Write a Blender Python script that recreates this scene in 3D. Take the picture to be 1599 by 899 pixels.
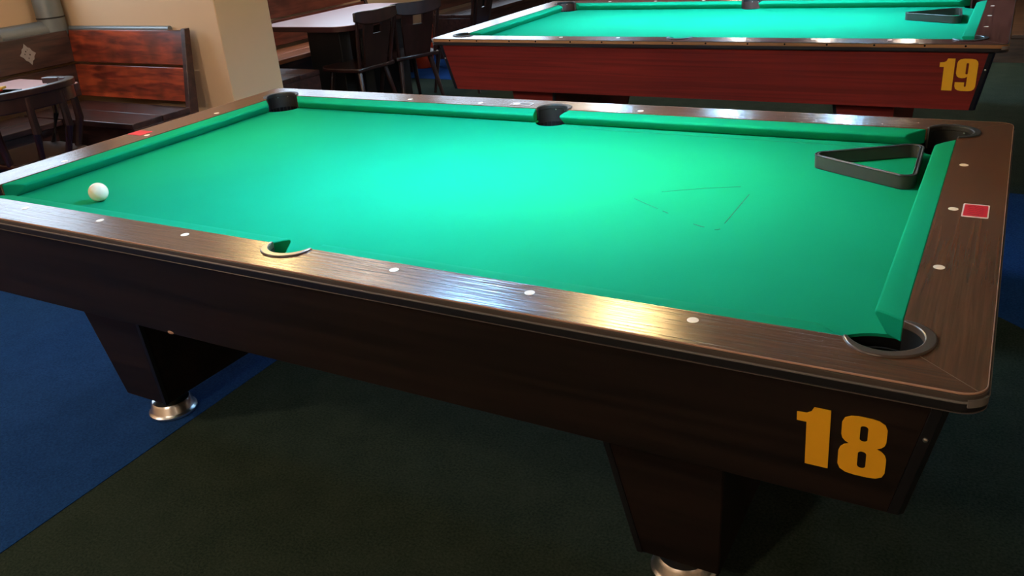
import bpy, bmesh, math, random
from mathutils import Vector, Matrix
random.seed(7)
PI = math.pi
scene = bpy.context.scene
for o in list(bpy.data.objects):
    bpy.data.objects.remove(o)
C = scene.collection

# ------------------------------------------------------------------ units
S = 1.04                     # survey unit -> metres
RT = 0.80                    # rail top above the floor
def W(x, y, z=0.0): return Vector((x * S, y * S, z * S + RT))

# ------------------------------------------------------------------ camera
cam_d = bpy.data.cameras.new('camera'); cam = bpy.data.objects.new('camera', cam_d); C.objects.link(cam)
cam_d.sensor_width = 36.0; cam_d.lens = 1323.99 / 1599.0 * 36.0
cam_d.clip_start = 0.05; cam_d.clip_end = 100
right = Vector((0.87147244, 0.48490695, -0.07349173))
fwd = Vector((-0.46832945, 0.77829038, -0.41824827))
up = Vector((-0.14561358, 0.39891018, 0.90535482))
m = Matrix((right, up, -fwd)).transposed().to_4x4()
m.translation = W(1.35005, -1.95281, 0.68060)
cam.matrix_world = m
scene.camera = cam

# ------------------------------------------------------------------ world, daylight, exposure
world = bpy.data.worlds.new('overcast_sky'); scene.world = world; world.use_nodes = True
bg = world.node_tree.nodes['Background']
bg.inputs[0].default_value = (0.62, 0.80, 1.0, 1); bg.inputs[1].default_value = 7.0
scene.view_settings.view_transform = 'Standard'
scene.view_settings.look = 'None'
scene.view_settings.exposure = 0.0
scene.view_settings.gamma = 1.0
scene.view_settings.use_curve_mapping = False

WIN = [(0.05, 1.68), (2.75, 5.6), (6.15, 9.2)]       # window openings along the left wall, survey units
WZ0, WZ1 = 1.22, 2.35
XW = -4.26
for i, (a, b) in enumerate(WIN):
    ld = bpy.data.lights.new('daylight_portal', 'AREA'); ld.shape = 'RECTANGLE'
    ld.size = (b - a) * S; ld.size_y = WZ1 - WZ0; ld.cycles.is_portal = True
    lo = bpy.data.objects.new('daylight_portal', ld); C.objects.link(lo)
    lo.location = ((XW - 0.22) * S, (a + b) / 2 * S, (WZ0 + WZ1) / 2)
    lo.rotation_euler = (0, -PI / 2, PI)             # emits towards +x
    lo.matrix_world = Matrix.Translation(lo.location) @ Matrix(((0, 0, -1), (1, 0, 0), (0, -1, 0))).to_4x4()

# ------------------------------------------------------------------ materials
MATS = {}
def nodes_of(name):
    mt = bpy.data.materials.new(name); mt.use_nodes = True
    nt = mt.node_tree; b = nt.nodes['Principled BSDF']
    MATS[name] = mt
    return mt, nt, b
def sr(r, g, b):
    f = lambda c: (c / 12.92 if c <= 0.04045 else ((c + 0.055) / 1.055) ** 2.4)
    return (f(r / 255), f(g / 255), f(b / 255), 1)
def plain(name, col, rough=0.5, metal=0.0, spec=0.5, var=0.06, scale=30.0, bump=0.0):
    mt, nt, b = nodes_of(name)
    tc = nt.nodes.new('ShaderNodeTexCoord'); nz = nt.nodes.new('ShaderNodeTexNoise')
    nz.inputs['Scale'].default_value = scale; nz.inputs['Detail'].default_value = 3
    nt.links.new(tc.outputs['Object'], nz.inputs['Vector'])
    mx = nt.nodes.new('ShaderNodeMixRGB')
    mx.inputs[1].default_value = tuple(c * (1 - var) for c in col[:3]) + (1,)
    mx.inputs[2].default_value = tuple(min(1, c * (1 + var)) for c in col[:3]) + (1,)
    nt.links.new(nz.outputs['Fac'], mx.inputs[0]); nt.links.new(mx.outputs[0], b.inputs['Base Color'])
    b.inputs['Roughness'].default_value = rough; b.inputs['Metallic'].default_value = metal
    b.inputs['Specular IOR Level'].default_value = spec
    if bump:
        bp = nt.nodes.new('ShaderNodeBump'); bp.inputs['Strength'].default_value = bump
        bp.inputs['Distance'].default_value = 0.002
        nt.links.new(nz.outputs['Fac'], bp.inputs['Height']); nt.links.new(bp.outputs[0], b.inputs['Normal'])
    return mt
def wood(name, c1, c2, stretch=(1.5, 40, 40), rough=0.35, spec=0.5, bump=0.15, coat=0.0, knots=0.0):
    mt, nt, b = nodes_of(name)
    tc = nt.nodes.new('ShaderNodeTexCoord'); mp = nt.nodes.new('ShaderNodeMapping')
    mp.inputs['Scale'].default_value = stretch
    nt.links.new(tc.outputs['Object'], mp.inputs['Vector'])
    nz = nt.nodes.new('ShaderNodeTexNoise'); nz.inputs['Scale'].default_value = 1.0
    nz.inputs['Detail'].default_value = 6; nz.inputs['Distortion'].default_value = 0.6
    nt.links.new(mp.outputs[0], nz.inputs['Vector'])
    cr = nt.nodes.new('ShaderNodeValToRGB')
    cr.color_ramp.elements[0].position = 0.34; cr.color_ramp.elements[0].color = c1
    cr.color_ramp.elements[1].position = 0.68; cr.color_ramp.elements[1].color = c2
    nt.links.new(nz.outputs['Fac'], cr.inputs[0])
    out = cr.outputs[0]
    if knots:
        n2 = nt.nodes.new('ShaderNodeTexNoise'); n2.inputs['Scale'].default_value = 6.0; n2.inputs['Detail'].default_value = 2
        nt.links.new(tc.outputs['Object'], n2.inputs['Vector'])
        r2 = nt.nodes.new('ShaderNodeValToRGB')
        r2.color_ramp.elements[0].position = 0.3; r2.color_ramp.elements[0].color = (1 - knots,) * 3 + (1,)
        r2.color_ramp.elements[1].position = 0.6; r2.color_ramp.elements[1].color = (1, 1, 1, 1)
        nt.links.new(n2.outputs['Fac'], r2.inputs[0])
        mu = nt.nodes.new('ShaderNodeMixRGB'); mu.blend_type = 'MULTIPLY'; mu.inputs[0].default_value = 1
        nt.links.new(out, mu.inputs[1]); nt.links.new(r2.outputs[0], mu.inputs[2]); out = mu.outputs[0]
    nt.links.new(out, b.inputs['Base Color'])
    b.inputs['Roughness'].default_value = rough; b.inputs['Specular IOR Level'].default_value = spec
    b.inputs['Coat Weight'].default_value = coat; b.inputs['Coat Roughness'].default_value = 0.2
    if bump:
        bp = nt.nodes.new('ShaderNodeBump'); bp.inputs['Strength'].default_value = bump; bp.inputs['Distance'].default_value = 0.002
        nt.links.new(nz.outputs['Fac'], bp.inputs['Height']); nt.links.new(bp.outputs[0], b.inputs['Normal'])
    return mt
def cloth(name, c1, c2):
    mt, nt, b = nodes_of(name)
    tc = nt.nodes.new('ShaderNodeTexCoord')
    nz = nt.nodes.new('ShaderNodeTexNoise'); nz.inputs['Scale'].default_value = 420; nz.inputs['Detail'].default_value = 2
    n2 = nt.nodes.new('ShaderNodeTexNoise'); n2.inputs['Scale'].default_value = 5; n2.inputs['Detail'].default_value = 4
    for n in (nz, n2): nt.links.new(tc.outputs['Object'], n.inputs['Vector'])
    ad = nt.nodes.new('ShaderNodeMath'); ad.operation = 'MULTIPLY_ADD'; ad.inputs[1].default_value = 0.5; ad.inputs[2].default_value = 0.0
    nt.links.new(nz.outputs['Fac'], ad.inputs[0])
    a2 = nt.nodes.new('ShaderNodeMath'); a2.operation = 'MULTIPLY_ADD'; a2.inputs[1].default_value = 0.5
    nt.links.new(n2.outputs['Fac'], a2.inputs[0]); nt.links.new(ad.outputs[0], a2.inputs[2])
    mx = nt.nodes.new('ShaderNodeMixRGB'); mx.inputs[1].default_value = c1; mx.inputs[2].default_value = c2
    nt.links.new(a2.outputs[0], mx.inputs[0]); nt.links.new(mx.outputs[0], b.inputs['Base Color'])
    b.inputs['Roughness'].default_value = 0.9; b.inputs['Specular IOR Level'].default_value = 0.025
    b.inputs['Sheen Weight'].default_value = 0.0; b.inputs['Sheen Roughness'].default_value = 0.5
    b.inputs['Sheen Tint'].default_value = (0.3, 1.0, 0.75, 1)
    bp = nt.nodes.new('ShaderNodeBump'); bp.inputs['Strength'].default_value = 0.12; bp.inputs['Distance'].default_value = 0.001
    nt.links.new(nz.outputs['Fac'], bp.inputs['Height']); nt.links.new(bp.outputs[0], b.inputs['Normal'])
    return mt
def carpet(name, c1, c2):
    mt, nt, b = nodes_of(name)
    tc = nt.nodes.new('ShaderNodeTexCoord')
    nz = nt.nodes.new('ShaderNodeTexNoise'); nz.inputs['Scale'].default_value = 140; nz.inputs['Detail'].default_value = 4
    n2 = nt.nodes.new('ShaderNodeTexNoise'); n2.inputs['Scale'].default_value = 9; n2.inputs['Detail'].default_value = 5
    for n in (nz, n2): nt.links.new(tc.outputs['Object'], n.inputs['Vector'])
    mx = nt.nodes.new('ShaderNodeMixRGB'); mx.inputs[0].default_value = 0.25
    nt.links.new(nz.outputs['Fac'], mx.inputs[1]); nt.links.new(n2.outputs['Fac'], mx.inputs[2])
    cr = nt.nodes.new('ShaderNodeValToRGB')
    cr.color_ramp.elements[0].position = 0.35; cr.color_ramp.elements[0].color = c1
    cr.color_ramp.elements[1].position = 0.65; cr.color_ramp.elements[1].color = c2
    nt.links.new(mx.outputs[0], cr.inputs[0]); nt.links.new(cr.outputs[0], b.inputs['Base Color'])
    b.inputs['Roughness'].default_value = 1.0; b.inputs['Specular IOR Level'].default_value = 0.05
    bp = nt.nodes.new('ShaderNodeBump'); bp.inputs['Strength'].default_value = 0.6; bp.inputs['Distance'].default_value = 0.004
    nt.links.new(nz.outputs['Fac'], bp.inputs['Height']); nt.links.new(bp.outputs[0], b.inputs['Normal'])
    return mt
def emit(name, col, strength):
    mt, nt, b = nodes_of(name)
    b.inputs['Base Color'].default_value = col
    b.inputs['Emission Color'].default_value = col; b.inputs['Emission Strength'].default_value = strength
    return mt
def glass(name):
    mt = bpy.data.materials.new(name); mt.use_nodes = True; nt = mt.node_tree
    nt.nodes.remove(nt.nodes['Principled BSDF'])
    tr = nt.nodes.new('ShaderNodeBsdfTransparent'); gl = nt.nodes.new('ShaderNodeBsdfGlossy'); gl.inputs['Roughness'].default_value = 0.02
    mx = nt.nodes.new('ShaderNodeMixShader')
    mx.inputs[0].default_value = 0.06; nt.links.new(tr.outputs[0], mx.inputs[1]); nt.links.new(gl.outputs[0], mx.inputs[2])
    nt.links.new(mx.outputs[0], nt.nodes['Material Output'].inputs['Surface'])
    MATS[name] = mt; return mt

M = MATS
cloth('green_cloth', (0.003, 0.220, 0.108, 1), (0.005, 0.280, 0.138, 1))
wood('walnut_x', sr(82, 53, 38), sr(101, 65, 46), (5, 150, 150), rough=0.22, bump=0.45)
wood('walnut_y', sr(82, 53, 38), sr(101, 65, 46), (150, 5, 150), rough=0.22, bump=0.45)
wood('mahogany_rail_x', sr(74, 34, 28), sr(112, 58, 46), (2.5, 90, 90), rough=0.22, bump=0.0)
wood('mahogany_rail_y', sr(74, 34, 28), sr(112, 58, 46), (90, 2.5, 90), rough=0.22, bump=0.0)
wood('dark_skirt', sr(17, 13, 12), sr(34, 24, 21), (1.2, 14, 30), rough=0.5, bump=0.05, spec=0.3)
wood('dark_skirt_end', sr(17, 13, 12), sr(34, 24, 21), (14, 1.2, 30), rough=0.5, bump=0.05, spec=0.3)
wood('red_skirt', sr(96, 26, 20), sr(124, 36, 28), (1.2, 14, 60), rough=0.5, bump=0.05, spec=0.3)
wood('red_skirt_end', sr(96, 26, 20), sr(124, 36, 28), (14, 1.2, 60), rough=0.5, bump=0.05, spec=0.3)
plain('black_trim', sr(22, 22, 26), rough=0.35)
plain('grey_trim', sr(128, 122, 120), rough=0.3, metal=0.3)
plain('pale_bead', sr(176, 136, 116), rough=0.4)
plain('brown_strip', sr(72, 64, 60), rough=0.35)
plain('tan_strip', sr(150, 104, 62), rough=0.45)
plain('collar_rubber', sr(76, 62, 55), rough=0.3)  # lighter tone imitates the light caught by the near collars
plain('mitre_line', sr(112, 78, 58), rough=0.4)
plain('collar_black', sr(30, 28, 28), rough=0.45)
plain('pocket_black', sr(14, 13, 13), rough=0.5)
plain('pocket_brown', sr(62, 34, 28), rough=0.55)
plain('hole_black', sr(8, 8, 8), rough=0.9, spec=0.1)
plain('pearl', sr(242, 226, 204), rough=0.3)
plain('chrome', (0.72, 0.73, 0.75, 1), rough=0.28, metal=1.0)
plain('underside', sr(26, 22, 20), rough=0.9, spec=0.1)
plain('yellow_vinyl', sr(240, 174, 32), rough=0.5)
plain('rack_plastic', sr(52, 50, 48), rough=0.32)
plain('ball_ivory', sr(240, 226, 200), rough=0.12)
plain('sticker_white', sr(225, 212, 205), rough=0.5)
plain('sticker_red', sr(205, 28, 44), rough=0.5)
plain('sticker_ink', sr(130, 12, 30), rough=0.5)
plain('cloth_mark', sr(10, 84, 60), rough=0.9)
plain('cream_wall', sr(216, 182, 146), rough=0.75, var=0.05, scale=3, bump=0.1)
plain('ceiling_paint', sr(190, 180, 165), rough=0.9)
carpet('carpet_green', (0.014, 0.024, 0.018, 1), (0.036, 0.049, 0.036, 1))
carpet('carpet_blue', (0.007, 0.035, 0.130, 1), (0.015, 0.062, 0.215, 1))
wood('bench_red', sr(96, 28, 16), sr(176, 70, 34), (4, 26, 26), rough=0.28, coat=0.4, knots=0.6)
wood('bench_red_y', sr(96, 28, 16), sr(176, 70, 34), (26, 4, 26), rough=0.28, coat=0.4, knots=0.6)
wood('bench_dark', sr(40, 22, 20), sr(74, 44, 38), (4, 30, 30), rough=0.35, coat=0.2)
wood('bench_dark_y', sr(34, 20, 20), sr(62, 38, 36), (30, 4, 30), rough=0.35, coat=0.2)
wood('chair_wood', sr(26, 11, 10), sr(46, 20, 17), (20, 20, 4), rough=0.3, coat=0.3)
wood('bench_seat_lit', sr(170, 96, 64), sr(214, 138, 98), (4, 26, 26), rough=0.3, coat=0.3)  # bench wood in a lighter orange that stands for window light
wood('bench_brown', sr(96, 46, 36), sr(140, 76, 58), (3, 22, 22), rough=0.3, coat=0.3, knots=0.3)
wood('brown_wood', sr(70, 46, 30), sr(104, 70, 46), (3, 30, 30), rough=0.5)
plain('table_laminate', sr(206, 164, 166), rough=0.28, var=0.03)
plain('table_edge', sr(60, 28, 26), rough=0.4)
plain('black_metal', sr(20, 19, 20), rough=0.5)
plain('grey_pipe', sr(128, 134, 136), rough=0.4, metal=0.5)
plain('emblem_grey', sr(150, 140, 138), rough=0.6)
plain('orange_plastic', sr(220, 70, 30), rough=0.4)
plain('pale_metal', sr(150, 205, 178), rough=0.3)
plain('window_white', sr(225, 225, 222), rough=0.5)
plain('shade_green', sr(18, 60, 42), rough=0.35)
plain('shade_white', sr(235, 232, 225), rough=0.7)
plain('tray_black', sr(18, 16, 16), rough=0.4)
plain('paper_red', sr(170, 40, 40), rough=0.6)
plain('paper_yellow', sr(220, 180, 70), rough=0.6)
plain('paper_pink', sr(230, 190, 180), rough=0.6)
glass('pane_glass')

# ------------------------------------------------------------------ mesh helpers
class MB:
    def __init__(s): s.v = []; s.f = []
    def add(s, vs, fs):
        n = len(s.v); s.v += [tuple(v) for v in vs]; s.f += [tuple(i + n for i in f) for f in fs]; return s
    def hexa(s, lo, hi):            # lo, hi: 4 points each, ccw seen from above
        return s.add(list(lo) + list(hi), [(3, 2, 1, 0), (4, 5, 6, 7)] + [(i, (i + 1) % 4, 4 + (i + 1) % 4, 4 + i) for i in range(4)])
    def box(s, x0, x1, y0, y1, z0, z1):
        q = lambda z: [(x0, y0, z), (x1, y0, z), (x1, y1, z), (x0, y1, z)]
        return s.hexa(q(z0), q(z1))
    def prism(s, poly, z0, z1):
        a = sum(poly[i][0] * poly[(i + 1) % len(poly)][1] - poly[(i + 1) % len(poly)][0] * poly[i][1] for i in range(len(poly)))
        if a < 0: poly = poly[::-1]
        n = len(poly)
        return s.add([(x, y, z0) for x, y in poly] + [(x, y, z1) for x, y in poly],
                     [tuple(range(n))[::-1], tuple(range(n, 2 * n))] + [(i, (i + 1) % n, n + (i + 1) % n, n + i) for i in range(n)])
    def loops(s, loops, closed_ends=True):   # loft equal-length closed loops
        n = len(loops[0]); vs = [p for l in loops for p in l]; fs = []
        for k in range(len(loops) - 1):
            for i in range(n):
                j = (i + 1) % n
                fs.append((k * n + i, k * n + j, (k + 1) * n + j, (k + 1) * n + i))
        if closed_ends: fs += [tuple(range(n))[::-1], tuple(range((len(loops) - 1) * n, len(loops) * n))]
        return s.add(vs, fs)
    def ring(s, outer, inner, z0, z1):
        n = len(outer)
        vs = [(x, y, z0) for x, y in outer] + [(x, y, z1) for x, y in outer] + [(x, y, z0) for x, y in inner] + [(x, y, z1) for x, y in inner]
        fs = []
        for i in range(n):
            j = (i + 1) % n
            fs += [(i, j, n + j, n + i), (2 * n + j, 2 * n + i, 3 * n + i, 3 * n + j), (n + i, n + j, 3 * n + j, 3 * n + i), (j, i, 2 * n + i, 2 * n + j)]
        return s.add(vs, fs)
    def lathe(s, prof, c=(0, 0, 0), n=32):
        return s.loops([[(c[0] + r * math.cos(2 * PI * i / n), c[1] + r * math.sin(2 * PI * i / n), c[2] + z) for i in range(n)] for r, z in prof])
    def tube(s, pts, rad, n=10):
        pts = [Vector(p) for p in pts]
        if not hasattr(rad, '__len__'): rad = [rad] * len(pts)
        L = []; ref = Vector((0, 0, 1))
        for i, p in enumerate(pts):
            t = (pts[min(i + 1, len(pts) - 1)] - pts[max(i - 1, 0)]).normalized()
            r = ref if abs(t.dot(ref)) < 0.95 else Vector((1, 0, 0))
            u = t.cross(r).normalized(); w = u.cross(t).normalized()
            L.append([tuple(p + rad[i] * (math.cos(2 * PI * k / n) * u + math.sin(2 * PI * k / n) * w)) for k in range(n)])
        return s.loops(L)
    def sweep_rect(s, pts, w, h, upv=(0, 0, 1)):       # rectangular section along a path
        pts = [Vector(p) for p in pts]; L = []; U_ = Vector(upv)
        for i, p in enumerate(pts):
            t = (pts[min(i + 1, len(pts) - 1)] - pts[max(i - 1, 0)]).normalized()
            sd = t.cross(U_).normalized(); uu = sd.cross(t).normalized()
            L.append([tuple(p + a * sd * w / 2 + b * uu * h / 2) for a, b in ((-1, -1), (1, -1), (1, 1), (-1, 1))])
        return s.loops(L)
    def build(s, name, mat, parent=None, bevel=0.0, smooth=True, angle=35, segs=2):
        me = bpy.data.meshes.new(name); me.from_pydata(s.v, [], s.f); me.update()
        bm = bmesh.new(); bm.from_mesh(me); bmesh.ops.recalc_face_normals(bm, faces=bm.faces); bm.to_mesh(me); bm.free()
        if mat: me.materials.append(M[mat])
        if smooth:
            me.polygons.foreach_set('use_smooth', [True] * len(me.polygons)); me.set_sharp_from_angle(angle=math.radians(angle))
        o = bpy.data.objects.new(name, me); C.objects.link(o)
        if parent: o.parent = parent
        if bevel:
            md = o.modifiers.new('bevel', 'BEVEL'); md.width = bevel; md.segments = segs; md.limit_method = 'ANGLE'; md.angle_limit = math.radians(40)
        return o
def tag(o, label=None, cat=None, group=None, kind=None):
    if label: o['label'] = label
    if cat: o['category'] = cat
    if group: o['group'] = group
    if kind: o['kind'] = kind
    return o
def thing(name, label, cat, loc=(0, 0, 0), rz=0, group=None):
    o = bpy.data.objects.new(name, None); C.objects.link(o); o.location = loc; o.rotation_euler = (0, 0, rz)
    o.empty_display_size = 0.1
    return tag(o, label, cat, group)
def copy_tree(o, parent=None):
    c = o.copy(); C.objects.link(c)
    if parent: c.parent = parent
    for ch in list(o.children): copy_tree(ch, c)
    return c
def struct(name, mb, mat, **k): return tag(mb.build(name, mat, **k), kind='structure')
def rrect(hx, hy, r, n=8, cx=0, cy=0):
    P = []
    for sx, sy, a0 in ((1, -1, -90), (1, 1, 0), (-1, 1, 90), (-1, -1, 180)):
        for i in range(n + 1):
            a = math.radians(a0 + 90 * i / n)
            P.append((cx + sx * (hx - r) + r * math.cos(a), cy + sy * (hy - r) + r * math.sin(a)))
    return P
def arc(cx, cy, r, a0, a1, n=14):
    return [(cx + r * math.cos(math.radians(a0 + (a1 - a0) * i / n)), cy + r * math.sin(math.radians(a0 + (a1 - a0) * i / n))) for i in range(n + 1)]

# ------------------------------------------------------------------ room shell
XR, YN, YF, HC = 5.2, -5.0, 9.5, 2.75
struct('floor', MB().box((XW - .2) * S, (XR + .2) * S, (YN - .2) * S, (YF + .2) * S, -0.1, 0.0), 'carpet_green')
def flat(name, poly): return struct(name, MB().prism([(x * S, y * S) for x, y in poly], -0.02, 0.002), 'carpet_blue', smooth=False)
flat('floor_blue_inlay', [(XW, YN), (-0.64, YN), (-0.742, -1.159), (-0.785, 0.1), (-0.86, 1.30), (XW, 1.30)])
flat('floor_blue_inlay', [(XW, 4.45), (-2.2, 4.45), (-1.8, 6.0), (XW, 7.0)])
flat('floor_blue_inlay', [(1.30, 1.25), (1.46, 1.125), (1.60, 1.0), (2.6, 0.2), (XR, -0.8), (XR, 2.5), (1.30, 2.5)])
struct('ceiling', MB().box((XW - .2) * S, (XR + .2) * S, (YN - .2) * S, (YF + .2) * S, HC, HC + 0.1), 'ceiling_paint')
wl = MB(); ys = [YN - .2]
for a, b in WIN: ys += [a, b]
ys.append(YF + .2)
for i in range(0, len(ys), 2): wl.box((XW - .2) * S, XW * S, ys[i] * S, ys[i + 1] * S, 0, HC)
for a, b in WIN:
    wl.box((XW - .2) * S, XW * S, a * S, b * S, 0, WZ0); wl.box((XW - .2) * S, XW * S, a * S, b * S, WZ1, HC)
struct('wall_left', wl, 'cream_wall', smooth=False)
struct('wall_right', MB().box(XR * S, (XR + .2) * S, YN * S, YF * S, 0, HC), 'cream_wall')
struct('wall_near', MB().box(XW * S, XR * S, (YN - .2) * S, YN * S, 0, HC), 'cream_wall')
struct('wall_far', MB().box(XW * S, XR * S, YF * S, (YF + .2) * S, 0, HC), 'brown_wood')
struct('wall_partition', MB().box(XW * S, -2.73 * S, 1.72 * S, 2.153 * S, 0, HC), 'cream_wall', bevel=0.006)
for i, (a, b) in enumerate(WIN):
    x0, x1 = (XW - .14) * S, (XW - .08) * S
    fr = MB(); A, B = a * S, b * S; w = 0.06
    fr.box(x0, x1, A, B, WZ0, WZ0 + w); fr.box(x0, x1, A, B, WZ1 - w, WZ1)
    for yy in (A, (A + B) / 2 - w / 2, B - w): fr.box(x0, x1, yy, yy + w, WZ0 + w, WZ1 - w)
    root = struct('window_%d' % (i + 1), fr, 'window_white', smooth=False)
    for (p, q) in ((A + w, (A + B) / 2 - w / 2), ((A + B) / 2 + w / 2, B - w)):
        MB().box((x0 + x1) / 2 - .003, (x0 + x1) / 2 + .003, p, q, WZ0 + w, WZ1 - w).build('pane', 'pane_glass', root, smooth=False)
    MB().box((XW - .1) * S, XW * S + .04, A - .02, B + .02, WZ0 - .03, WZ0).build('sill', 'window_white', root, smooth=False)

# ------------------------------------------------------------------ billiard table
HX, HY = 1.395, 0.772            # rail outer half size (survey units)
JX, JY = 1.266, 0.661            # rail / cushion joint
NX, NY = 1.216, 0.610            # cushion nose
PCX, PCY, PR = 1.245, 0.635, 0.065   # corner pocket
SPY, SPR = 0.655, 0.062          # side pocket
BED = -0.044                     # bed below the rail top, survey units
def curve_mesh(name, splines, depth):
    cu = bpy.data.curves.new(name, 'CURVE'); cu.dimensions = '2D'; cu.fill_mode = 'BOTH'; cu.extrude = depth
    for pts in splines:
        sp = cu.splines.new('POLY'); sp.points.add(len(pts) - 1); sp.use_cyclic_u = True
        for i, p in enumerate(pts): sp.points[i].co = (p[0], p[1], 0, 1)
    o = bpy.data.objects.new(name, cu); C.objects.link(o)
    dg = bpy.context.evaluated_depsgraph_get()
    me = bpy.data.meshes.new_from_object(o.evaluated_get(dg)); me.name = name
    bpy.data.objects.remove(o); bpy.data.curves.remove(cu)
    return me
def rr2(x0, x1, y0, y1, r, n=6): return rrect((x1 - x0) / 2, (y1 - y0) / 2, r, n, (x0 + x1) / 2, (y0 + y1) / 2)
def digit_outline(d):            # unit height glyphs of a heavy condensed face
    if d == '1': return [[(0.10, 0), (0.385, 0), (0.385, 1), (0.185, 1), (0.155, 0.925), (0.10, 0.885), (-0.02, 0.875), (-0.02, 0.735), (0.10, 0.735)]]
    if d == '8':
        W_ = 0.56
        top = [(0.02 + .02, 0.60), (0.02, 0.66), (0.02, 0.86), (0.05, 0.94), (0.12, 0.985), (0.20, 1.0)]
        left = [(0.20, 0.0), (0.10, 0.015), (0.03, 0.06), (0.0, 0.14), (0.0, 0.37), (0.02, 0.44), (0.06, 0.49), (0.12, 0.525), (0.07, 0.555), (0.035, 0.60), (0.02, 0.66), (0.02, 0.86), (0.05, 0.94), (0.12, 0.985), (0.20, 1.0)]
        o = left + [(W_ - x, y) for x, y in left[::-1]]
        return [o, rr2(0.235, 0.325, 0.60, 0.86, 0.04), rr2(0.23, 0.33, 0.14, 0.43, 0.045)]
    if d == '9':
        W_ = 0.56
        o = [(0.18, 1.0), (0.08, 0.98), (0.02, 0.92), (0.0, 0.84), (0.0, 0.55), (0.03, 0.46), (0.09, 0.415), (0.17, 0.40), (0.25, 0.41), (0.31, 0.45), (0.31, 0.16), (0.295, 0.125), (0.27, 0.125), (0.255, 0.16), (0.255, 0.27), (0.0, 0.27),
             (0.0, 0.15), (0.03, 0.06), (0.10, 0.015), (0.18, 0.0), (0.38, 0.0), (0.47, 0.015), (0.53, 0.06), (0.56, 0.15), (0.56, 0.84), (0.54, 0.92), (0.48, 0.98), (0.38, 1.0)]
        return [o, rr2(0.25, 0.315, 0.52, 0.87, 0.032)]
def mirror(P, sx, sy): return [(x * sx, y * sy) for x, y in P]
def sc(P): return [(x * S, y * S) for x, y in P]

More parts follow.
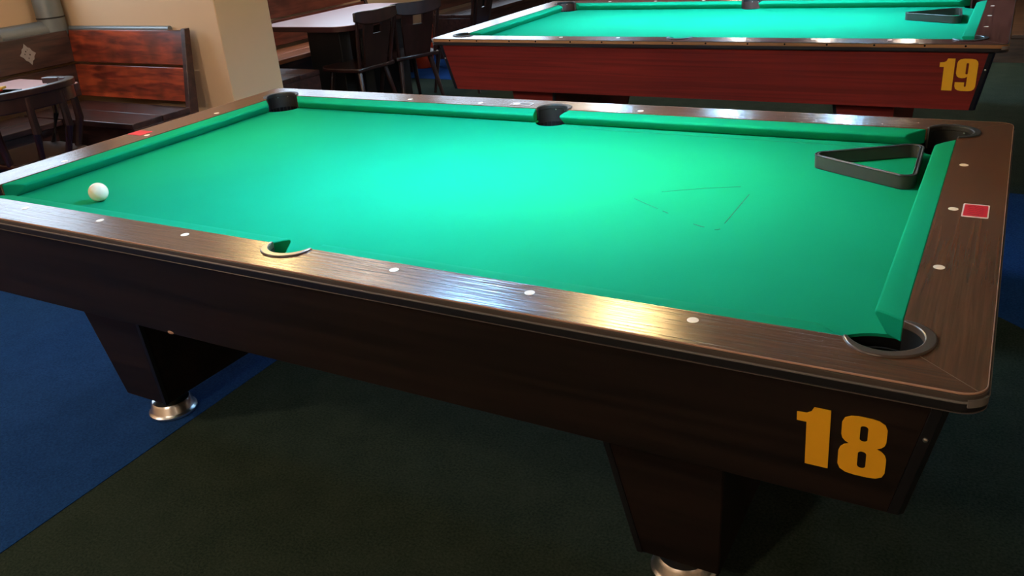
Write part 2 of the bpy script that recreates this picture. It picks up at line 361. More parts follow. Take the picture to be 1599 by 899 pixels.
SK_T, SK_B = -0.034, -0.285      # skirt top / bottom (relative to rail top)
SY_T, SY_B = 0.757, 0.712        # skirt half width
SX_T, SX_B = 1.356, 1.312
def pool_table(label, loc, pal, digits):
    T = thing('pool_table', label, 'pool table', loc, 0, 'pool tables')
    z = lambda q: q * S + RT
    # --- bed
    P = []
    for sx, sy in ((1, -1), (1, 1), (-1, 1), (-1, -1)):
        a = arc(PCX, PCY, PR - .002, 0, 0, 1)
        # concave corner bite
        r = PR + .024
        p_on_y = (PCX - math.sqrt(r * r - (JY - PCY) ** 2), JY); p_on_x = (JX, PCY - math.sqrt(r * r - (JX - PCX) ** 2))
        a0 = math.degrees(math.atan2(p_on_y[1] - PCY, p_on_y[0] - PCX)); a1 = math.degrees(math.atan2(p_on_x[1] - PCY, p_on_x[0] - PCX))
        a1 = a1 if a1 > a0 else a1 + 360
        bite = arc(PCX, PCY, r, a0, a1, 14)          # from long-rail edge, through the table, to the short-rail edge
        q = mirror(bite, sx, sy)
        if sx * sy < 0: P += q if (sx, sy) == (1, -1) else q
        else: P += q[::-1]
        if (sx, sy) == (1, 1) or (sx, sy) == (-1, -1):
            r2 = SPR - .003; h = JY - SPY; hw = math.sqrt(r2 * r2 - h * h)
            b0 = math.degrees(math.atan2(h, hw)); sb = arc(0, SPY, r2, b0, -180 - b0, 14)
            P += mirror(sb, sy, sy)
    MB().prism(sc(P), z(BED - .006), z(BED)).build('bed', 'green_cloth', T)
    MB().prism(sc(P), z(BED - .05), z(BED - .006)).build('slate', 'hole_black', T)
    # --- cushions
    prof = [(0.0, -0.0015), (0.55, -0.004), (0.90, -0.0075), (0.985, -0.010), (1.0, -0.0135), (0.985, -0.0175), (0.50, BED + .0005), (0.0, BED + .0005)]
    def cushion(J0, N0, J1, N1):     # joint/nose end points (x,y) of each end
        L = []
        for Jp, Np in ((J0, N0), (J1, N1)):
            L.append([((Jp[0] + (Np[0] - Jp[0]) * t) * S, (Jp[1] + (Np[1] - Jp[1]) * t) * S, z(h)) for t, h in prof])
        MB().loops(L).build('cushion', 'green_cloth', T, bevel=0.003, angle=50)
    cxj = PCX - math.sqrt(PR ** 2 - (JY - PCY) ** 2); cyj = PCY - math.sqrt(PR ** 2 - (JX - PCX) ** 2)
    for sx in (-1, 1):
        for sy in (-1, 1):
            cushion((sx * .063, sy * JY), (sx * .050, sy * NY), (sx * (cxj - .002), sy * JY), (sx * (cxj - .050), sy * NY))
        cushion((sx * JX, -(cyj - .004)), (sx * NX, -(cyj - .046)), (sx * JX, cyj - .004), (sx * NX, cyj - .046))
    # --- rails with pocket cut-outs
    aY = math.degrees(math.atan2(JY - PCY, cxj - PCX)); aX = math.degrees(math.atan2(cyj - PCY, JX - PCX)); aD = 42.4
    rc = 0.035
    hw = math.sqrt(SPR ** 2 - (JY - SPY) ** 2); bs = math.degrees(math.atan2(JY - SPY, hw))
    half = arc(0, SPY, SPR, 90, bs, 8)[0:] + arc(PCX, PCY, PR, aY, aD, 12) + arc(HX - rc, HY - rc, rc, 45, 90, 5)
    lng = half + [(-x, y) for x, y in half[::-1]][:-1]
    half2 = arc(PCX, PCY, PR, aX, aD, 12) + arc(HX - rc, HY - rc, rc, 45, 0, 5)
    sht = half2 + [(x, -y) for x, y in half2[::-1]]
    xs = [-0.9476, -0.6301, -0.3126, 0.3126, 0.6301, 0.9476]; ysd = [-0.3307, 0, 0.3307]
    dia = MB().lathe([(0.0, 0), (0.0105, 0), (0.0105, 0.0006), (0.0, 0.0006)], n=20).build('diamond', 'pearl', None)
    first = [dia]
    def diamond(par, x, y):
        o = first.pop() if first else dia.copy()
        if o.name not in C.objects: C.objects.link(o)
        o.parent = par; o.location = (x * S, y * S, z(0)); o['label'] = 'small round pale sight inlaid in the rail'
    for sy in (-1, 1):
        r = MB().prism(sc(mirror(lng, 1, sy)), z(-.034), z(0)).build('rail', pal['rail_x'], T)
        for x in xs: diamond(r, x, sy * 0.6934)
    for sx in (-1, 1):
        r = MB().prism(sc(mirror(sht, sx, 1)), z(-.034), z(0)).build('rail', pal['rail_y'], T)
        for y in ysd: diamond(r, sx * 1.2982, y)
    # mitre joints: thin dark lines from each corner pocket to the outer corner
    for sx in (-1, 1):
        for sy in (-1, 1):
            p0 = Vector((PCX + (PR + .012) * math.cos(math.radians(aD)), PCY + (PR + .012) * math.sin(math.radians(aD)), 0)); p1 = Vector((HX - rc * .3, HY - rc * .3, 0))
            MB().sweep_rect([((p0.x * sx) * S, p0.y * sy * S, z(0)), (p1.x * sx * S, p1.y * sy * S, z(0))], 0.0012, 0.0006).build('mitre_joint', pal['mitre'], T)
    # --- edge mouldings
    bands = [('edge_bead', 0.000, -0.0035, 0.0020, pal['bead']), ('edge_strip', -0.0035, -0.0130, 0.0040, pal['strip']),
             ('edge_line', -0.0130, -0.0165, 0.0058, pal['line']), ('edge_band', -0.0165, -0.0300, 0.0045, 'black_trim'), ('lower_band', -0.0300, -0.0320, 0.0030, 'black_trim'), ('lower_line', -0.0320, -0.0335, 0.0048, pal['lower'])]
    for nm, z1, z0, off, mt in bands:
        MB().ring(sc(rrect(HX + off, HY + off, rc + off)), sc(rrect(HX - .0003, HY - .0003, rc - .0003)), z(z0), z(z1)).build(nm, mt, T, bevel=0.0008, segs=1)
    if pal.get('screws'):
        for k in range(15):
            x = -1.26 + k * 0.18 + random.uniform(-.02, .02)
            o = MB().lathe([(0.0, 0), (0.0045, 0), (0.0045, 0.001), (0, 0.001)], n=10).build('screw', 'hole_black', T)
            o.rotation_euler = (PI / 2, 0, 0); o.location = (x * S, -(HY + .0039) * S, z(-.0085))
    for sx in (-1, 1):   # chrome corner clips
        for sy in (-1, 1):
            q = sc(mirror(arc(HX - rc, HY - rc, rc + .0072, 20, 70, 6) + arc(HX - rc, HY - rc, rc + .004, 70, 20, 6), sx, sy))
            MB().prism(q, z(-.0215), z(-.0095)).build('corner_clip', 'grey_trim', T)
    # --- pockets
    def pocket(cx, cy, rad, out, span, col, lin):
        pk = thing('pocket', None, None); del_keys(pk); pk.parent = T
        c2 = (cx * S, cy * S); R_ = rad * S
        # liner wall behind the opening
        aL = arc(c2[0], c2[1], R_ + .001, out - span, out + span, 24); aI = arc(c2[0], c2[1], R_ - .006, out + span, out - span, 24)
        MB().prism(aL + aI, z(-.17), z(0) + .001).build('liner', lin, pk)
        full_o = arc(c2[0], c2[1], R_ - .001, 0, 345, 23); full_i = arc(c2[0], c2[1], R_ - .006, 0, 345, 23)
        MB().ring(full_o, full_i, z(-.17), z(BED - .012)).build('cup', 'hole_black', pk)
        MB().prism(arc(c2[0], c2[1], R_, 0, 345, 23), z(-.175), z(-.168)).build('cup_floor', 'hole_black', pk)
        # raised collar, widest at the back and pointed at both ends
        n = 28; o_, i_ = [], []
        for k in range(n + 1):
            t = k / n; a = math.radians(out - span + 2 * span * t); wdt = 0.004 + 0.012 * min(1.0, math.sin(PI * t) * 1.6)
            o_.append((c2[0] + (R_ - .004 + wdt) * math.cos(a), c2[1] + (R_ - .004 + wdt) * math.sin(a)))
            i_.append((c2[0] + (R_ - .007) * math.cos(a), c2[1] + (R_ - .007) * math.sin(a)))
        MB().prism(o_ + i_[::-1], z(0) - .012, z(0) + .004).build('collar', col, pk, bevel=0.0025)
        for da in (-28, 12):
            a = math.radians(out + da); r_ = R_ - .0065
            s_ = MB().lathe([(0.0, -.001), (0.0028, -.001), (0.0022, 0.0012), (0, 0.0016)], n=10).build('rivet', 'chrome', pk)
            s_.location = (c2[0] + r_ * math.cos(a), c2[1] + r_ * math.sin(a), z(-.014))
            s_.rotation_euler = (0, -PI / 2, a)
    spanc = 180 - ((aY - aX) if aY > aX else 0)
    for sx in (-1, 1):
        for sy in (-1, 1):
            out = math.degrees(math.atan2(sy * 0.95, sx * 1.0))
            pocket(sx * PCX, sy * PCY, PR, out, 112, pal['collar'] if sy < 0 else 'collar_black', pal['liner'])  # same collar, toned lighter near and black far to imitate reflected light
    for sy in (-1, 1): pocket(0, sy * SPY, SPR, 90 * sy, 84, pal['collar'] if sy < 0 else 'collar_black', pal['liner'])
    # --- skirt
    zt, zb = z(SK_T), z(SK_B)
    cw = 0.024                        # corner post width
    for sy in (-1, 1):
        xt, xb = (SX_T - cw) * S, (SX_B - cw) * S; yt, yb = SY_T * S, SY_B * S; th = 0.02
        lo = [(-xb, sy * yb, zb), (xb, sy * yb, zb), (xb, sy * (yb - th), zb), (-xb, sy * (yb - th), zb)]
        hi = [(-xt, sy * yt, zt), (xt, sy * yt, zt), (xt, sy * (yt - th), zt), (-xt, sy * (yt - th), zt)]
        MB().hexa(lo, hi).build('skirt', pal['skirt'], T, bevel=0.0015)
    for sx in (-1, 1):
        xt, xb = SX_T * S, SX_B * S; yt, yb = (SY_T - cw) * S, (SY_B - cw) * S; th = 0.02
        lo = [(sx * xb, -yb, zb), (sx * xb, yb, zb), (sx * (xb - th), yb, zb), (sx * (xb - th), -yb, zb)]
        hi = [(sx * xt, -yt, zt), (sx * xt, yt, zt), (sx * (xt - th), yt, zt), (sx * (xt - th), -yt, zt)]
        MB().hexa(lo, hi).build('skirt', pal['skirt_end'], T, bevel=0.0015)
        for sy in (-1, 1):
            f = lambda X, Y, zz: [(sx * (X - cw) * S, sy * (Y + .0006) * S, zz), (sx * (X - .008) * S, sy * (Y + .0006) * S, zz), (sx * (X + .0006) * S, sy * (Y - .008) * S, zz), (sx * (X + .0006) * S, sy * (Y - cw) * S, zz), (sx * (X - cw) * S, sy * (Y - cw) * S, zz)]
            cp = MB().loops([f(SX_B, SY_B, zb), f(SX_T, SY_T, zt)]).build('corner_post', 'black_trim', T, bevel=0.001)
            b_ = MB().lathe([(0.0, -.001), (0.0045, -.001), (0.0035, 0.002), (0, 0.003)], n=14).build('bolt', 'chrome', cp)
            t = 0.30; b_.location = (sx * (SX_T + (SX_B - SX_T) * t - .015) * S, sy * ((SY_T + (SY_B - SY_T) * t) + .001) * S, zt + (zb - zt) * t); b_.rotation_euler = (-sy * PI / 2, 0, 0)
    MB().box(-(SX_B - .06) * S, (SX_B - .06) * S, -(SY_B - .06) * S, (SY_B - .06) * S, z(-.255), z(-.20)).build('underframe', 'underside', T)
    # --- legs: tapered slabs across the table, each on two chrome feet
    for sx in (-1, 1):
        f = lambda x0, x1, y1, zz: [(sx * x0 * S, -y1 * S, zz), (sx * x1 * S, -y1 * S, zz), (sx * x1 * S, y1 * S, zz), (sx * x0 * S, y1 * S, zz)]
        lg = MB().loops([f(.835, .94, .50, z(-.700)), f(.785, .972, .555, z(-.684)), f(.715, .992, .622, z(-.255))]).build('leg', pal['skirt'], T, bevel=0.004)
        for sy in (-1, 1):
            e = .0022
            st = MB()
            st.loops([[(sx * a * S, sy * (y + e) * S, zz), (sx * b * S, sy * (y + e) * S, zz), (sx * b * S, sy * (y - .01) * S, zz), (sx * a * S, sy * (y - .01) * S, zz)] for a, b, y, zz in ((.783, .797, .555, z(-.684)), (.713, .727, .622, z(-.256)))])
            st.build('edge_trim', 'black_trim', lg)
            MB().lathe([(0.0, 0), (0.074, 0), (0.079, 0.005), (0.079, 0.011), (0.074, 0.016), (0.071, 0.020), (0.066, 0.040), (0.060, 0.048), (0.030, 0.052), (0.026, 0.056), (0.024, 0.10), (0, 0.10)], (sx * .868 * S, sy * .480 * S, 0.002)).build('foot', 'chrome', lg)
    # --- number on the front skirt
    x = digits[1]
    slope = math.atan2((SY_T - SY_B), (SK_T - SK_B))
    for d, xx, hh, name in digits[0]:
        zc = digits[2]; t = (SK_T - (zc - RT) / S) / (SK_T - SK_B)
        me = curve_mesh(name, [[(px * hh, py * hh) for px, py in L] for L in digit_outline(d)], 0.0006)
        me.materials.append(M['yellow_vinyl'])
        o = bpy.data.objects.new(name, me); C.objects.link(o); o.parent = T
        yy = SY_T + (SY_B - SY_T) * t
        o.rotation_euler = (PI / 2 - (-slope), 0, 0)
        o.location = (xx * S, -yy * S - .0016, zc)
        o['label'] = 'yellow vinyl numeral %s on the skirt' % d
    return T
def del_keys(o):
    for k in list(o.keys()):
        try: del o[k]
        except Exception: pass

T18 = pool_table('dark walnut pool table with yellow number 18, nearest the camera', (0, 0, 0),
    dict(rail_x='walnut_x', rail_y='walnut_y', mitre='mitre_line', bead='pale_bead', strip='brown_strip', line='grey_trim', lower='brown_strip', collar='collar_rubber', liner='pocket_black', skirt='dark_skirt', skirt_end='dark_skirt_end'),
    ([('1', 1.142, .133, 'numeral_one'), ('8', 1.206, .133, 'numeral_eight')], 0, 0.577))
T19 = pool_table('red mahogany pool table with yellow number 19, behind the nearer table', (-0.045 * S, 2.80 * S, 0),
    dict(rail_x='mahogany_rail_x', rail_y='mahogany_rail_y', mitre='mitre_line', bead='brown_strip', strip='tan_strip', line='tan_strip', lower='black_trim', collar='collar_black', liner='pocket_brown', skirt='red_skirt', skirt_end='red_skirt_end', screws=True),
    ([('1', 1.160, .145, 'numeral_one'), ('9', 1.222, .145, 'numeral_nine')], 0, 0.592))

# stickers glued to the rails, faint rack outline on the cloth (parts of the near table)
zr = RT
def sticker(name, cx, cy, w, h, mat, label, rz=0, inner=None):
    o = MB().prism(rrect(w / 2, h / 2, .004, 3), 0, 0.0006).build(name, mat, T18); o.location = (cx * S, cy * S, zr); o.rotation_euler = (0, 0, rz); o['label'] = label
    return o
s1 = sticker('sticker', 1.341, 0.0, .053, .088, 'sticker_white', 'red square sticker with white border on the rail')
MB().prism(rrect(.0235, .038, .003, 3), 0.0005, 0.001).build('print_field', 'sticker_red', s1)
for k in range(5):
    y0 = -.026 + k * .013; pts = []
    for i in range(9):
        pts.append((-.015 + i * .0038 + random.uniform(-.001, .001), y0 + .0035 * math.sin(i * 1.7 + k), 0.0011))
    MB().sweep_rect(pts, .0012, .0003).build('print_stroke', 'sticker_ink', s1)
s2 = sticker('sticker', -.146, .706, .088, .038, 'collar_rubber', 'small white framed sticker by the far side pocket')
MB().ring(rrect(.044, .019, .003, 3), rrect(.040, .0155, .003, 3), 0.0005, 0.001).build('print_border', 'sticker_white', s2)
d_ = MB().lathe([(0, .0005), (.014, .0005), (.014, .001), (0, .001)], n=20).build('print_disc', 'sticker_white', s2); d_.location = (-.022, .001, 0)
s3 = sticker('sticker', -1.358, .018, .075, .060, 'sticker_red', 'faded red sticker on the far short rail')
ch_ = MB().lathe([(0, 0), (.012, 0), (.009, .002), (0, .002)], n=14).build('edge_glint', 'pale_bead', T18)  # pale disc painted in for a small glint on the skirt edge
ch_.location = (-.44 * S, -(SY_B + .0008) * S, SK_B * S + RT + .004); ch_.rotation_euler = (PI / 2, 0, 0); ch_.scale = (1, .45, 1)
zb = BED * S + RT + 0.0003
def mark(pts, w=.0016):
    MB().sweep_rect([(x * S, y * S, zb) for x, y in pts], w, .0004).build('rack_mark', 'cloth_mark', T18)
mark([(.572, -.018), (.62, -.05), (.655, -.072)]); mark([(.672, -.083), (.69, -.095)], .0024); mark([(.77, -.146), (.79, -.155), (.800, -.157)], .0026)
mark([(.826, -.165), (.833, -.163), (.836, -.157)], .0026); mark([(.836, -.12), (.836, .0), (.836, .095)], .0019); mark([(.80, .148), (.72, .112), (.62, .052)], .0014)
mark([(.10, .592), (.6, .590), (1.08, .588)], .0012)

# ------------------------------------------------------------------ ball and racks
ball = MB(); n = 24
ball.lathe([(0.0286 * math.sin(PI * k / n) + 1e-6, 0.0286 - 0.0286 * math.cos(PI * k / n)) for k in range(n + 1)], n=40)
b = tag(ball.build('cue_ball', 'ball_ivory', angle=180), 'ivory white cue ball lying on the green cloth of the nearer table', 'ball')
b.location = W(-.915, -.492, BED)
def rack(label, x, y, rz, table_z):
    r = thing('rack', label, 'rack', (x * S, y * S, table_z), rz, 'triangle racks')
    R0 = 0.200; rcn = 0.030
    def tri(off):
        P = []
        for k in range(3):
            a = PI + k * 2 * PI / 3; cx, cy = (R0 - 2 * rcn) * math.cos(a), (R0 - 2 * rcn) * math.sin(a)
            for i in range(9):
                t = a - PI / 3 + 2 * PI / 3 * i / 8; P.append((cx + (rcn + off) * math.cos(t), cy + (rcn + off) * math.sin(t)))
        return P
    MB().ring(tri(0), tri(-.010), 0, 0.036).build('body', 'rack_plastic', r, bevel=0.002)
    MB().ring(tri(.0006), tri(-.0035), 0.0335, 0.0375).build('rim', 'collar_black', r, bevel=0.001)
    MB().ring(tri(-.0068), tri(-.0106), 0.0335, 0.0375).build('rim', 'collar_black', r, bevel=0.001)
    return r
rack('black triangle rack lying against the cushion of table 18', 1.102, .376, 0.03, W(0, 0, BED).z + .0005)
rack('black triangle rack lying on the cloth of table 19', 1.030, 2.985, 0.06, W(0, 0, BED).z + .0005)

# ------------------------------------------------------------------ pendant lamps over the tables
def pendant(label, x, y, h, col, power, group, soft=.045, up_=.045):
    p = W(x, y, h)
    L = thing('pendant_lamp', label, 'lamp', p, 0, group)
    MB().loops([[(r * math.cos(2 * PI * i / 32), r * math.sin(2 * PI * i / 32), zz) for i in range(32)] for r, zz in ((.17, 0), (.155, .05), (.09, .13), (.045, .16), (.03, .165))], closed_ends=False).build('shade', 'shade_green', L)
    MB().loops([[(r * math.cos(2 * PI * i / 32), r * math.sin(2 * PI * i / 32), zz) for i in range(32)] for r, zz in ((.166, .001), (.151, .05), (.086, .127), (.041, .157), (.001, .16))], closed_ends=False).build('shade_lining', 'shade_white', L)
    MB().tube([(0, 0, .16), (0, 0, HC - p.z - .03)], .004, 8).build('cord', 'black_metal', L)
    MB().lathe([(0, 0), (.045, 0), (.03, .03), (0, .03)], (0, 0, HC - p.z - .03), 20).build('ceiling_cup', 'black_metal', L)
    MB().lathe([(.016, .16), (.016, .12), (.001, .12)], n=16).build('socket', 'black_metal', L)
    ld = bpy.data.lights.new('bulb_light', 'POINT'); ld.energy = power; ld.color = col; ld.shadow_soft_size = soft
    lo = bpy.data.objects.new('bulb_light', ld); C.objects.link(lo); lo.parent = L; lo.location = (0, 0, up_)
    return L
WARM, COOL = (1.0, .68, .28), (.46, 1.0, 1.72)
pendant('green shaded warm pendant lamp over the left end of table 18', -.97, .16, .55, WARM, 9, 'lamps over the tables')
pendant('green shaded cool white pendant lamp over the middle of table 18', -.04, .0, .72, COOL, 70, 'lamps over the tables', .07, .085)
pendant('green shaded warm pendant lamp over the right end of table 18', .46, .16, .55, WARM, 24, 'lamps over the tables', .06)
COOLB = (.56, 1.0, 1.45)
for x, c, pw, w in ((-.75, COOLB, 36, 'left end'), (-.03, COOLB, 38, 'middle'), (.62, COOLB, 36, 'right end')):
    pendant('green shaded pendant lamp over the %s of table 19' % w, x, 2.95, .55, c, pw, 'lamps over the tables', .045, .055)
for x, w in ((-.72, 'left'), (0, 'middle'), (.64, 'right')):
    pendant('green shaded warm pendant lamp, %s of the far row behind table 19' % w, x, 5.65, .61, (1, .85, .66), 18, 'lamps over the tables')

# unseen ceiling lamps added as warm ambient fill for the room
def ceiling_fill(label, x, y, power):
    L = thing('fill_lamp', label, 'lamp', (x * S, y * S, HC), 0, 'added fill lamps')
    MB().lathe([(0, 0), (.07, 0), (.07, -.03), (0, -.03)], n=24).build('base', 'black_metal', L)
    ld = bpy.data.lights.new('fill_light', 'POINT'); ld.energy = power; ld.color = (1, .82, .62); ld.shadow_soft_size = 0.10
    lo = bpy.data.objects.new('fill_light', ld); C.objects.link(lo); lo.parent = L; lo.location = (0, 0, -.16)
ceiling_fill('added fill lamp above the aisle beside the cream pillar', -1.7, 1.3, 44)
ceiling_fill('added fill lamp above the far booths', -2.0, 5.2, 40)
ceiling_fill('added fill lamp above the right aisle', 3.6, 2.4, 3)
ceiling_fill('added fill lamp behind the camera', 0.2, -3.6, 105)
ceiling_fill('added fill lamp near the front left corner', -2.6, -2.6, 120)
ceiling_fill('added fill lamp near the front right corner', 3.6, -2.6, 10)

# ------------------------------------------------------------------ booth furniture
def bench(label, loc, rz, length, planks_back, seat_mat, back_mat, seat_d=.45, back_h=.91, ends=(1, 1), group='wooden booth benches', seat_planks=2, emblem=None, seat0=0.0, seat1=None, end_mat='bench_dark'):
    seat1 = length if seat1 is None else seat1
    # local: runs along +x from 0, seat towards -y, back at y=0
    B = thing('bench', label, 'bench', loc, rz, group)
    pw = seat_d / seat_planks
    for k in range(seat_planks):
        MB().box(seat0, seat1, -seat_d + k * pw + .003, -seat_d + (k + 1) * pw - .003, .415, .45).build('seat_plank', seat_mat, B, bevel=.004)
    n = planks_back; ph = (back_h - .47) / n; lean = .10
    for k in range(n):
        z0, z1 = .47 + k * ph + .008, .47 + (k + 1) * ph - .008
        y0, y1 = lean * (z0 - .45) / .46, lean * (z1 - .45) / .46
        o = MB().hexa([(0, y0, z0), (length, y0, z0), (length, y0 + .03, z0), (0, y0 + .03, z0)], [(0, y1, z1), (length, y1, z1), (length, y1 + .03, z1), (0, y1 + .03, z1)]).build('back_plank', back_mat, B, bevel=.004)
        if emblem and k == n - 1:
            ex, ez = emblem; yy = lambda zz: lean * (zz - .45) / .46 - .001
            P = []
            for i in range(16):
                a = PI / 4 * (i / 2); rr = .066 if i % 4 == 0 else (.049 if i % 2 == 0 else .046)
                P.append((rr * math.cos(a) * .85, rr * math.sin(a) * 1.05))
            me = MB().prism(P, 0, .002).build('emblem', 'emblem_grey', B); me.location = (ex, yy(ez) - .001, ez); me.rotation_euler = (PI / 2 - .21, 0, 0)
            for (dx, dy, rr) in ((-.008, .02, .005), (.012, -.004, .005), (-.004, -.024, .004), (-.020, .004, .004), (.006, .028, .003)):
                h_ = MB().lathe([(0, .002), (rr, .002), (rr, .0028), (0, .0028)], n=10).build('emblem_cut', 'bench_dark', me); h_.location = (dx, dy, 0)
    MB().box(seat0 + .02, seat1 - .02, -seat_d + .05, -seat_d + .075, .09, .41).build('front_board', 'bench_dark', B, bevel=.003)
    for s_, x in ((0, 0), (1, length)):
        if not ends[s_]: continue
        x0 = x - .034 if s_ else x
        pts = [(-.02, 0.0), (-.02, .41), (-.012, .45), (.085, back_h + .005), (.125, back_h + .005), (.055, .42), (.03, 0.0)]
        MB().add([(x0 - .001, p, q) for p, q in pts] + [(x0 + .036, p, q) for p, q in pts], [tuple(range(7)), tuple(range(7, 14))[::-1]] + [(i, (i + 1) % 7, 7 + (i + 1) % 7, 7 + i) for i in range(7)]).build('end_post', 'bench_dark', B, bevel=.003)
        MB().box(x0, x0 + .034, -seat_d + .01, -.02, 0, .414).build('end_panel', 'bench_dark', B, bevel=.003)
    return B
# corner booth left of the pillar
bench('red stained plank bench under the cream wall beside the pillar', (-4.055 * S, 1.555 * S, 0), 0, 1.125 * S, 2, 'bench_dark', 'bench_red', ends=(0, 1), seat0=.10 * S)
bench('dark plank bench with a grey emblem along the left wall', (-3.965 * S, -.9 * S, 0), PI / 2, 2.54 * S, 2, 'bench_dark', 'bench_dark', ends=(1, 0), emblem=((1.32 + .9) * S, .80), seat1=2.0 * S)
# booth behind the pillar
bench('dark wooden bench whose end shows behind the cream pillar', (-2.90 * S, 2.30 * S, 0), PI, 0.60 * S, 2, 'bench_dark', 'bench_dark', seat_d=.42, ends=(1, 0))
bench('long red plank bench along the left wall behind the pillar', (-3.97 * S, 2.2 * S, 0), PI / 2, 2.52 * S, 2, 'bench_seat_lit', 'bench_brown', ends=(0, 1))
bench('farthest plank bench along the left wall', (-3.7 * S, 5.35 * S, 0), PI / 2, 2.4 * S, 2, 'bench_dark', 'bench_dark', ends=(1, 1))

# heating pipe in the corner behind the benches
hp = thing('heating_pipe', 'grey metal heating pipe in the corner above the benches', 'pipe', (-4.165 * S, 1.625 * S, 0.9))
def lp(x, y, zz): return ((x + 4.165) * S, (y - 1.625) * S, zz - .9)
MB().tube([lp(-4.165, 1.625, .86), lp(-4.165, 1.625, HC)], .088, 24).build('riser', 'grey_pipe', hp)
MB().tube([lp(-4.165, 1.625, .985), lp(-4.165, 1.625, .995)], .091, 24).build('seam', 'black_metal', hp)
MB().tube([lp(-4.18, 1.58, .905), lp(-4.18, 1.235, .905)], .070, 20).build('branch_pipe', 'grey_pipe', hp)
MB().tube([lp(-4.10, 1.699, .905), lp(-3.13, 1.699, .905)], .018, 14).build('branch_pipe', 'grey_pipe', hp)

# tables
def top_poly(x0, x1, y0, y1, r): return rrect((x1 - x0) / 2, (y1 - y0) / 2, r, 8, 0, 0)
def booth_table(name, label, x0, x1, y0, y1, r, base='black_metal', poly=None):
    cx, cy = (x0 + x1) / 2 * S, (y0 + y1) / 2 * S
    t = thing(name, label, 'table', (cx, cy, 0), 0, 'booth tables')
    P = poly or [(x * S, y * S) for x, y in top_poly(x0, x1, y0, y1, r)]
    MB().prism(P, .735, .75).build('table_top', 'table_laminate', t)
    cen = (sum(p[0] for p in P) / len(P), sum(p[1] for p in P) / len(P))
    MB().prism([(cen[0] + (p[0] - cen[0]) * 1.006, cen[1] + (p[1] - cen[1]) * 1.006) for p in P], .712, .7465).build('table_edge', 'table_edge', t)
    MB().box(-.06, .06, -.06, .06, .04, .712).build('column', 'black_metal', t, bevel=.006)
    MB().box(-.22, .22, -.03, .03, .69, .712).build('bracket', 'black_metal', t)
    MB().lathe([(0, 0), (.24, 0), (.24, .015), (.08, .05), (0, .05)], n=28).build('base', base, t)
    return t
P1 = [(-.29, -.45), (.29, -.45), (.29, .44), (-.27, .44), (-.29, .42)]
booth_table('booth_table', 'pale laminate table in front of the emblem bench', -3.49, -2.94, .02, .89, .03)
t2 = booth_table('booth_table', 'long pale pink laminate table behind the cream pillar', -3.45, -2.63, 2.735, 3.98, .14)
MB().box(-.16, .16, -.42, -.30, .02, .712).build('trestle', 'black_metal', t2, bevel=.006)
MB().box(-.16, .16, .30, .42, .02, .712).build('trestle', 'black_metal', t2, bevel=.006)
booth_table('booth_table', 'pale laminate table farther back in the third booth', -3.35, -2.55, 4.55, 5.5, .10, base='pale_metal')

# small black tray with coloured packets on the near booth table
tr = thing('tray', 'black tray of red and yellow packets on the left table', 'tray', W(-3.05, .46, 0) - Vector((0, 0, .049)), .25)
MB().box(-.12, .12, -.10, .10, 0, .012).build('tray_base', 'tray_black', tr, bevel=.003)
for (a, b_, c, d) in ((-.12, .12, -.10, -.092), (-.12, .12, .092, .10), (-.12, -.112, -.1, .1), (.112, .12, -.1, .1)): MB().box(a, b_, c, d, .012, .03).build('tray_side', 'tray_black', tr)
for k in range(11):
    mt = ('paper_red', 'paper_yellow', 'paper_pink')[k % 3]
    o = MB().box(-.03, .03, -.02, .02, 0, .012).build('packet', mt, tr, bevel=.003)
    o.location = (random.uniform(-.07, .07), random.uniform(-.06, .06), .016 + .006 * k / 2); o.rotation_euler = (random.uniform(-.2, .2), random.uniform(-.2, .2), random.uniform(0, 3))

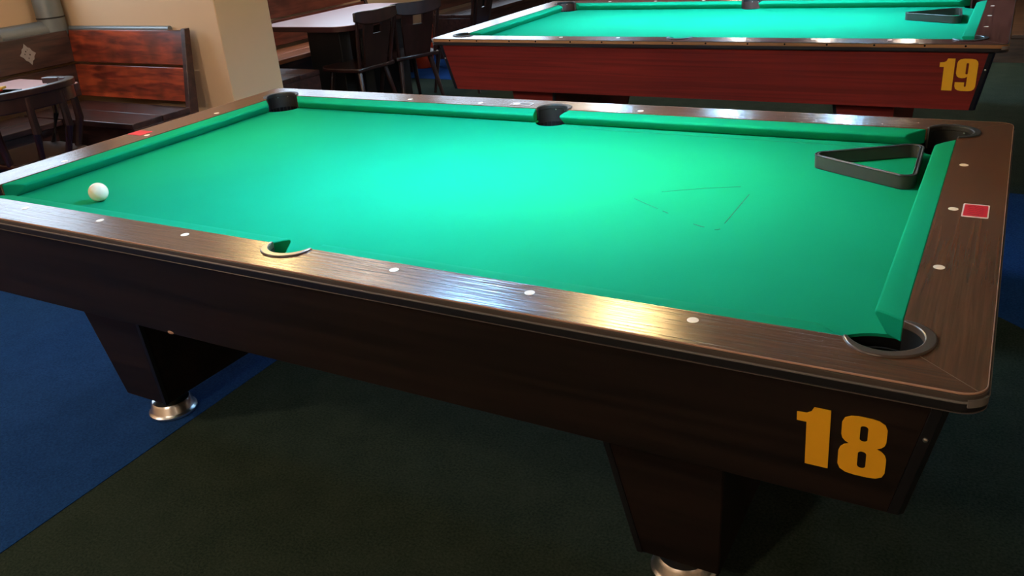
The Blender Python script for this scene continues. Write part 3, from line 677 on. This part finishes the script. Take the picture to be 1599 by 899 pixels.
# chairs
def board_chair(label, loc, rz, group='dark wooden chairs at the long table'):
    # faces +y locally; back at y = -.2
    c = thing('wooden_chair', label, 'chair', loc, rz, group)
    MB().prism([(-.19, -.20), (.19, -.20), (.225, .0), (.225, .14), (.17, .21), (-.17, .21), (-.225, .14), (-.225, .0)], .425, .455).build('seat', 'chair_wood', c, bevel=.008)
    for sx in (-1, 1):
        for y0, y1 in ((.14, .20), (-.14, -.23)):
            MB().tube([(sx * .13, y0, .43), (sx * .16, (y0 + y1) / 2, .22), (sx * .195, y1, 0.0)], [.020, .017, .012], 10).build('leg', 'chair_wood', c)
    # back: curved crest, waisted splat, two stiles
    def yb(zz, x=0): return -.185 - (zz - .45) * .22 - .0 + .35 * x * x
    L = []
    for i in range(13):
        t = -1 + 2 * i / 12; x = .215 * t; hh = .095 * (1 - .35 * abs(t) ** 4); zc = .80 + .018 * t * t
        L.append([(x, yb(zc, x) - .013, zc - hh / 2), (x, yb(zc, x) + .013, zc - hh / 2), (x, yb(zc, x) + .010, zc + hh / 2), (x, yb(zc, x) - .010, zc + hh / 2)])
    MB().loops(L).build('crest_rail', 'chair_wood', c, bevel=.006)
    L = []
    for zz, w in ((.445, .075), (.55, .085), (.66, .10), (.72, .085), (.775, .085)):
        L.append([(-w, yb(zz) - .009, zz), (w, yb(zz) - .009, zz), (w, yb(zz) + .009, zz), (-w, yb(zz) + .009, zz)])
    spl = []
    for zz, w in ((.445, .11), (.55, .12), (.64, .13), (.685, .135)): spl.append([(-w, yb(zz) - .009, zz), (w, yb(zz) - .009, zz), (w, yb(zz) + .009, zz), (-w, yb(zz) + .009, zz)])
    MB().loops(spl).build('splat', 'chair_wood', c, bevel=.003)
    for x0, x1 in ((-.135, -.04), (.04, .135)):   # splat forks around the hand hole
        MB().hexa([(x0, yb(.68) - .009, .68), (x1, yb(.68) - .009, .68), (x1, yb(.68) + .009, .68), (x0, yb(.68) + .009, .68)], [(x0, yb(.78) - .009, .775), (x1, yb(.78) - .009, .775), (x1, yb(.78) + .009, .775), (x0, yb(.78) + .009, .775)]).build('splat_fork', 'chair_wood', c, bevel=.003)
    for sx in (-1, 1):
        MB().tube([(sx * .16, -.18, .45), (sx * .175, yb(.62, .175), .62), (sx * .19, yb(.78, .19), .78)], [.014, .013, .012], 8).build('stile', 'chair_wood', c)
    return c
board_chair('dark wooden chair with curved crest at the near end of the pink table', (-2.73 * S, 2.93 * S, 0), PI / 2 - .12)
board_chair('dark wooden chair between the first chair and table 19', (-2.64 * S, 3.40 * S, 0), PI / 2 - .45)
board_chair('dark wooden chair farther back, half hidden behind table 19', (-2.62 * S, 4.15 * S, 0), PI / 2 + .1)
board_chair('farthest dark wooden chair seen over the left rail of table 19', (-2.35 * S, 4.95 * S, 0), PI / 2)

def bow_chair(label, loc, rz):
    c = thing('bow_back_chair', label, 'chair', loc, rz, None)
    MB().prism([(-.20, -.20), (.20, -.20), (.225, .05), (.19, .21), (-.19, .21), (-.225, .05)], .425, .455).build('seat', 'chair_wood', c, bevel=.008)
    for sx in (-1, 1):
        for y0, y1 in ((.14, .20), (-.14, -.22)):
            MB().tube([(sx * .14, y0, .43), (sx * .165, (y0 + y1) / 2, .22), (sx * .195, y1, 0.0)], [.020, .018, .013], 10).build('leg', 'chair_wood', c)
    path = [(-.278, .13, .780)] + [(.283 * math.cos(math.radians(a)), .283 * math.sin(math.radians(a)), .785 + .02 * math.sin(math.radians(-a)) ) for a in range(-180, 1, 22)][0:] + [(.283, 0, .785), (.278, .13, .780)]
    q = [Vector(p) for p in path]; fine = []
    for i in range(len(q) - 1):
        p0, p1, p2, p3 = q[max(i - 1, 0)], q[i], q[i + 1], q[min(i + 2, len(q) - 1)]
        for k in range(4):
            t = k / 4; fine.append(.5 * ((2 * p1) + (p2 - p0) * t + (2 * p0 - 5 * p1 + 4 * p2 - p3) * t * t + (3 * p1 - p0 - 3 * p2 + p3) * t ** 3))
    fine.append(q[-1])
    MB().sweep_rect(fine, .045, .032).build('bow_rail', 'chair_wood', c, bevel=.010, segs=3)
    MB().sweep_rect([p - Vector((0, 0, .05)) for p in fine[8:-8]], .020, .075).build('back_rest', 'chair_wood', c, bevel=.006)
    for (x, y, w) in ((-.09, -.265, .055), (.09, -.265, .055), (-.23, -.155, .035), (.23, -.155, .035)):
        MB().tube([(x * .85, y * .80, .45), (x, y, .60), (x, y, .78)], [.018, .022, .018], 10).build('spindle', 'chair_wood', c)
    for sx in (-1, 1): MB().tube([(sx * .20, .10, .45), (sx * .265, .10, .60), (sx * .279, .10, .77)], .015, 8).build('arm_post', 'chair_wood', c)
    return c
bow_chair('dark bow back armchair pulled up to the left table', (-2.95 * S, .52 * S, 0), PI / 2)

# orange bin beyond the chairs
bn = thing('waste_bin', 'orange red bin standing beyond the dark chairs', 'bin', (-3.60 * S, 4.95 * S, 0))
MB().loops([[(r * math.cos(2 * PI * i / 24), r * math.sin(2 * PI * i / 24), zz) for i in range(24)] for r, zz in ((.10, 0), (.13, .40), (.125, .40), (.095, .02))]).build('bin_body', 'orange_plastic', bn)
MB().lathe([(.136, .385), (.136, .405), (.124, .405), (.124, .385)], n=24).build('bin_rim', 'orange_plastic', bn)

# podium at the far right
pd = thing('podium', 'low brown wooden podium on the far right of the room', 'podium', (3.0 * S, 7.5 * S, 0))
MB().box(-2.2 * S, 2.1 * S, -1.8 * S, 1.9 * S, .19, .22).build('deck', 'brown_wood', pd, bevel=.004)
MB().box(-2.18 * S, 2.1 * S, -1.78 * S, -1.75 * S, 0, .19).build('riser_board', 'brown_wood', pd)
MB().box(-2.18 * S, -2.15 * S, -1.78 * S, 1.9 * S, 0, .19).build('riser_board', 'brown_wood', pd)
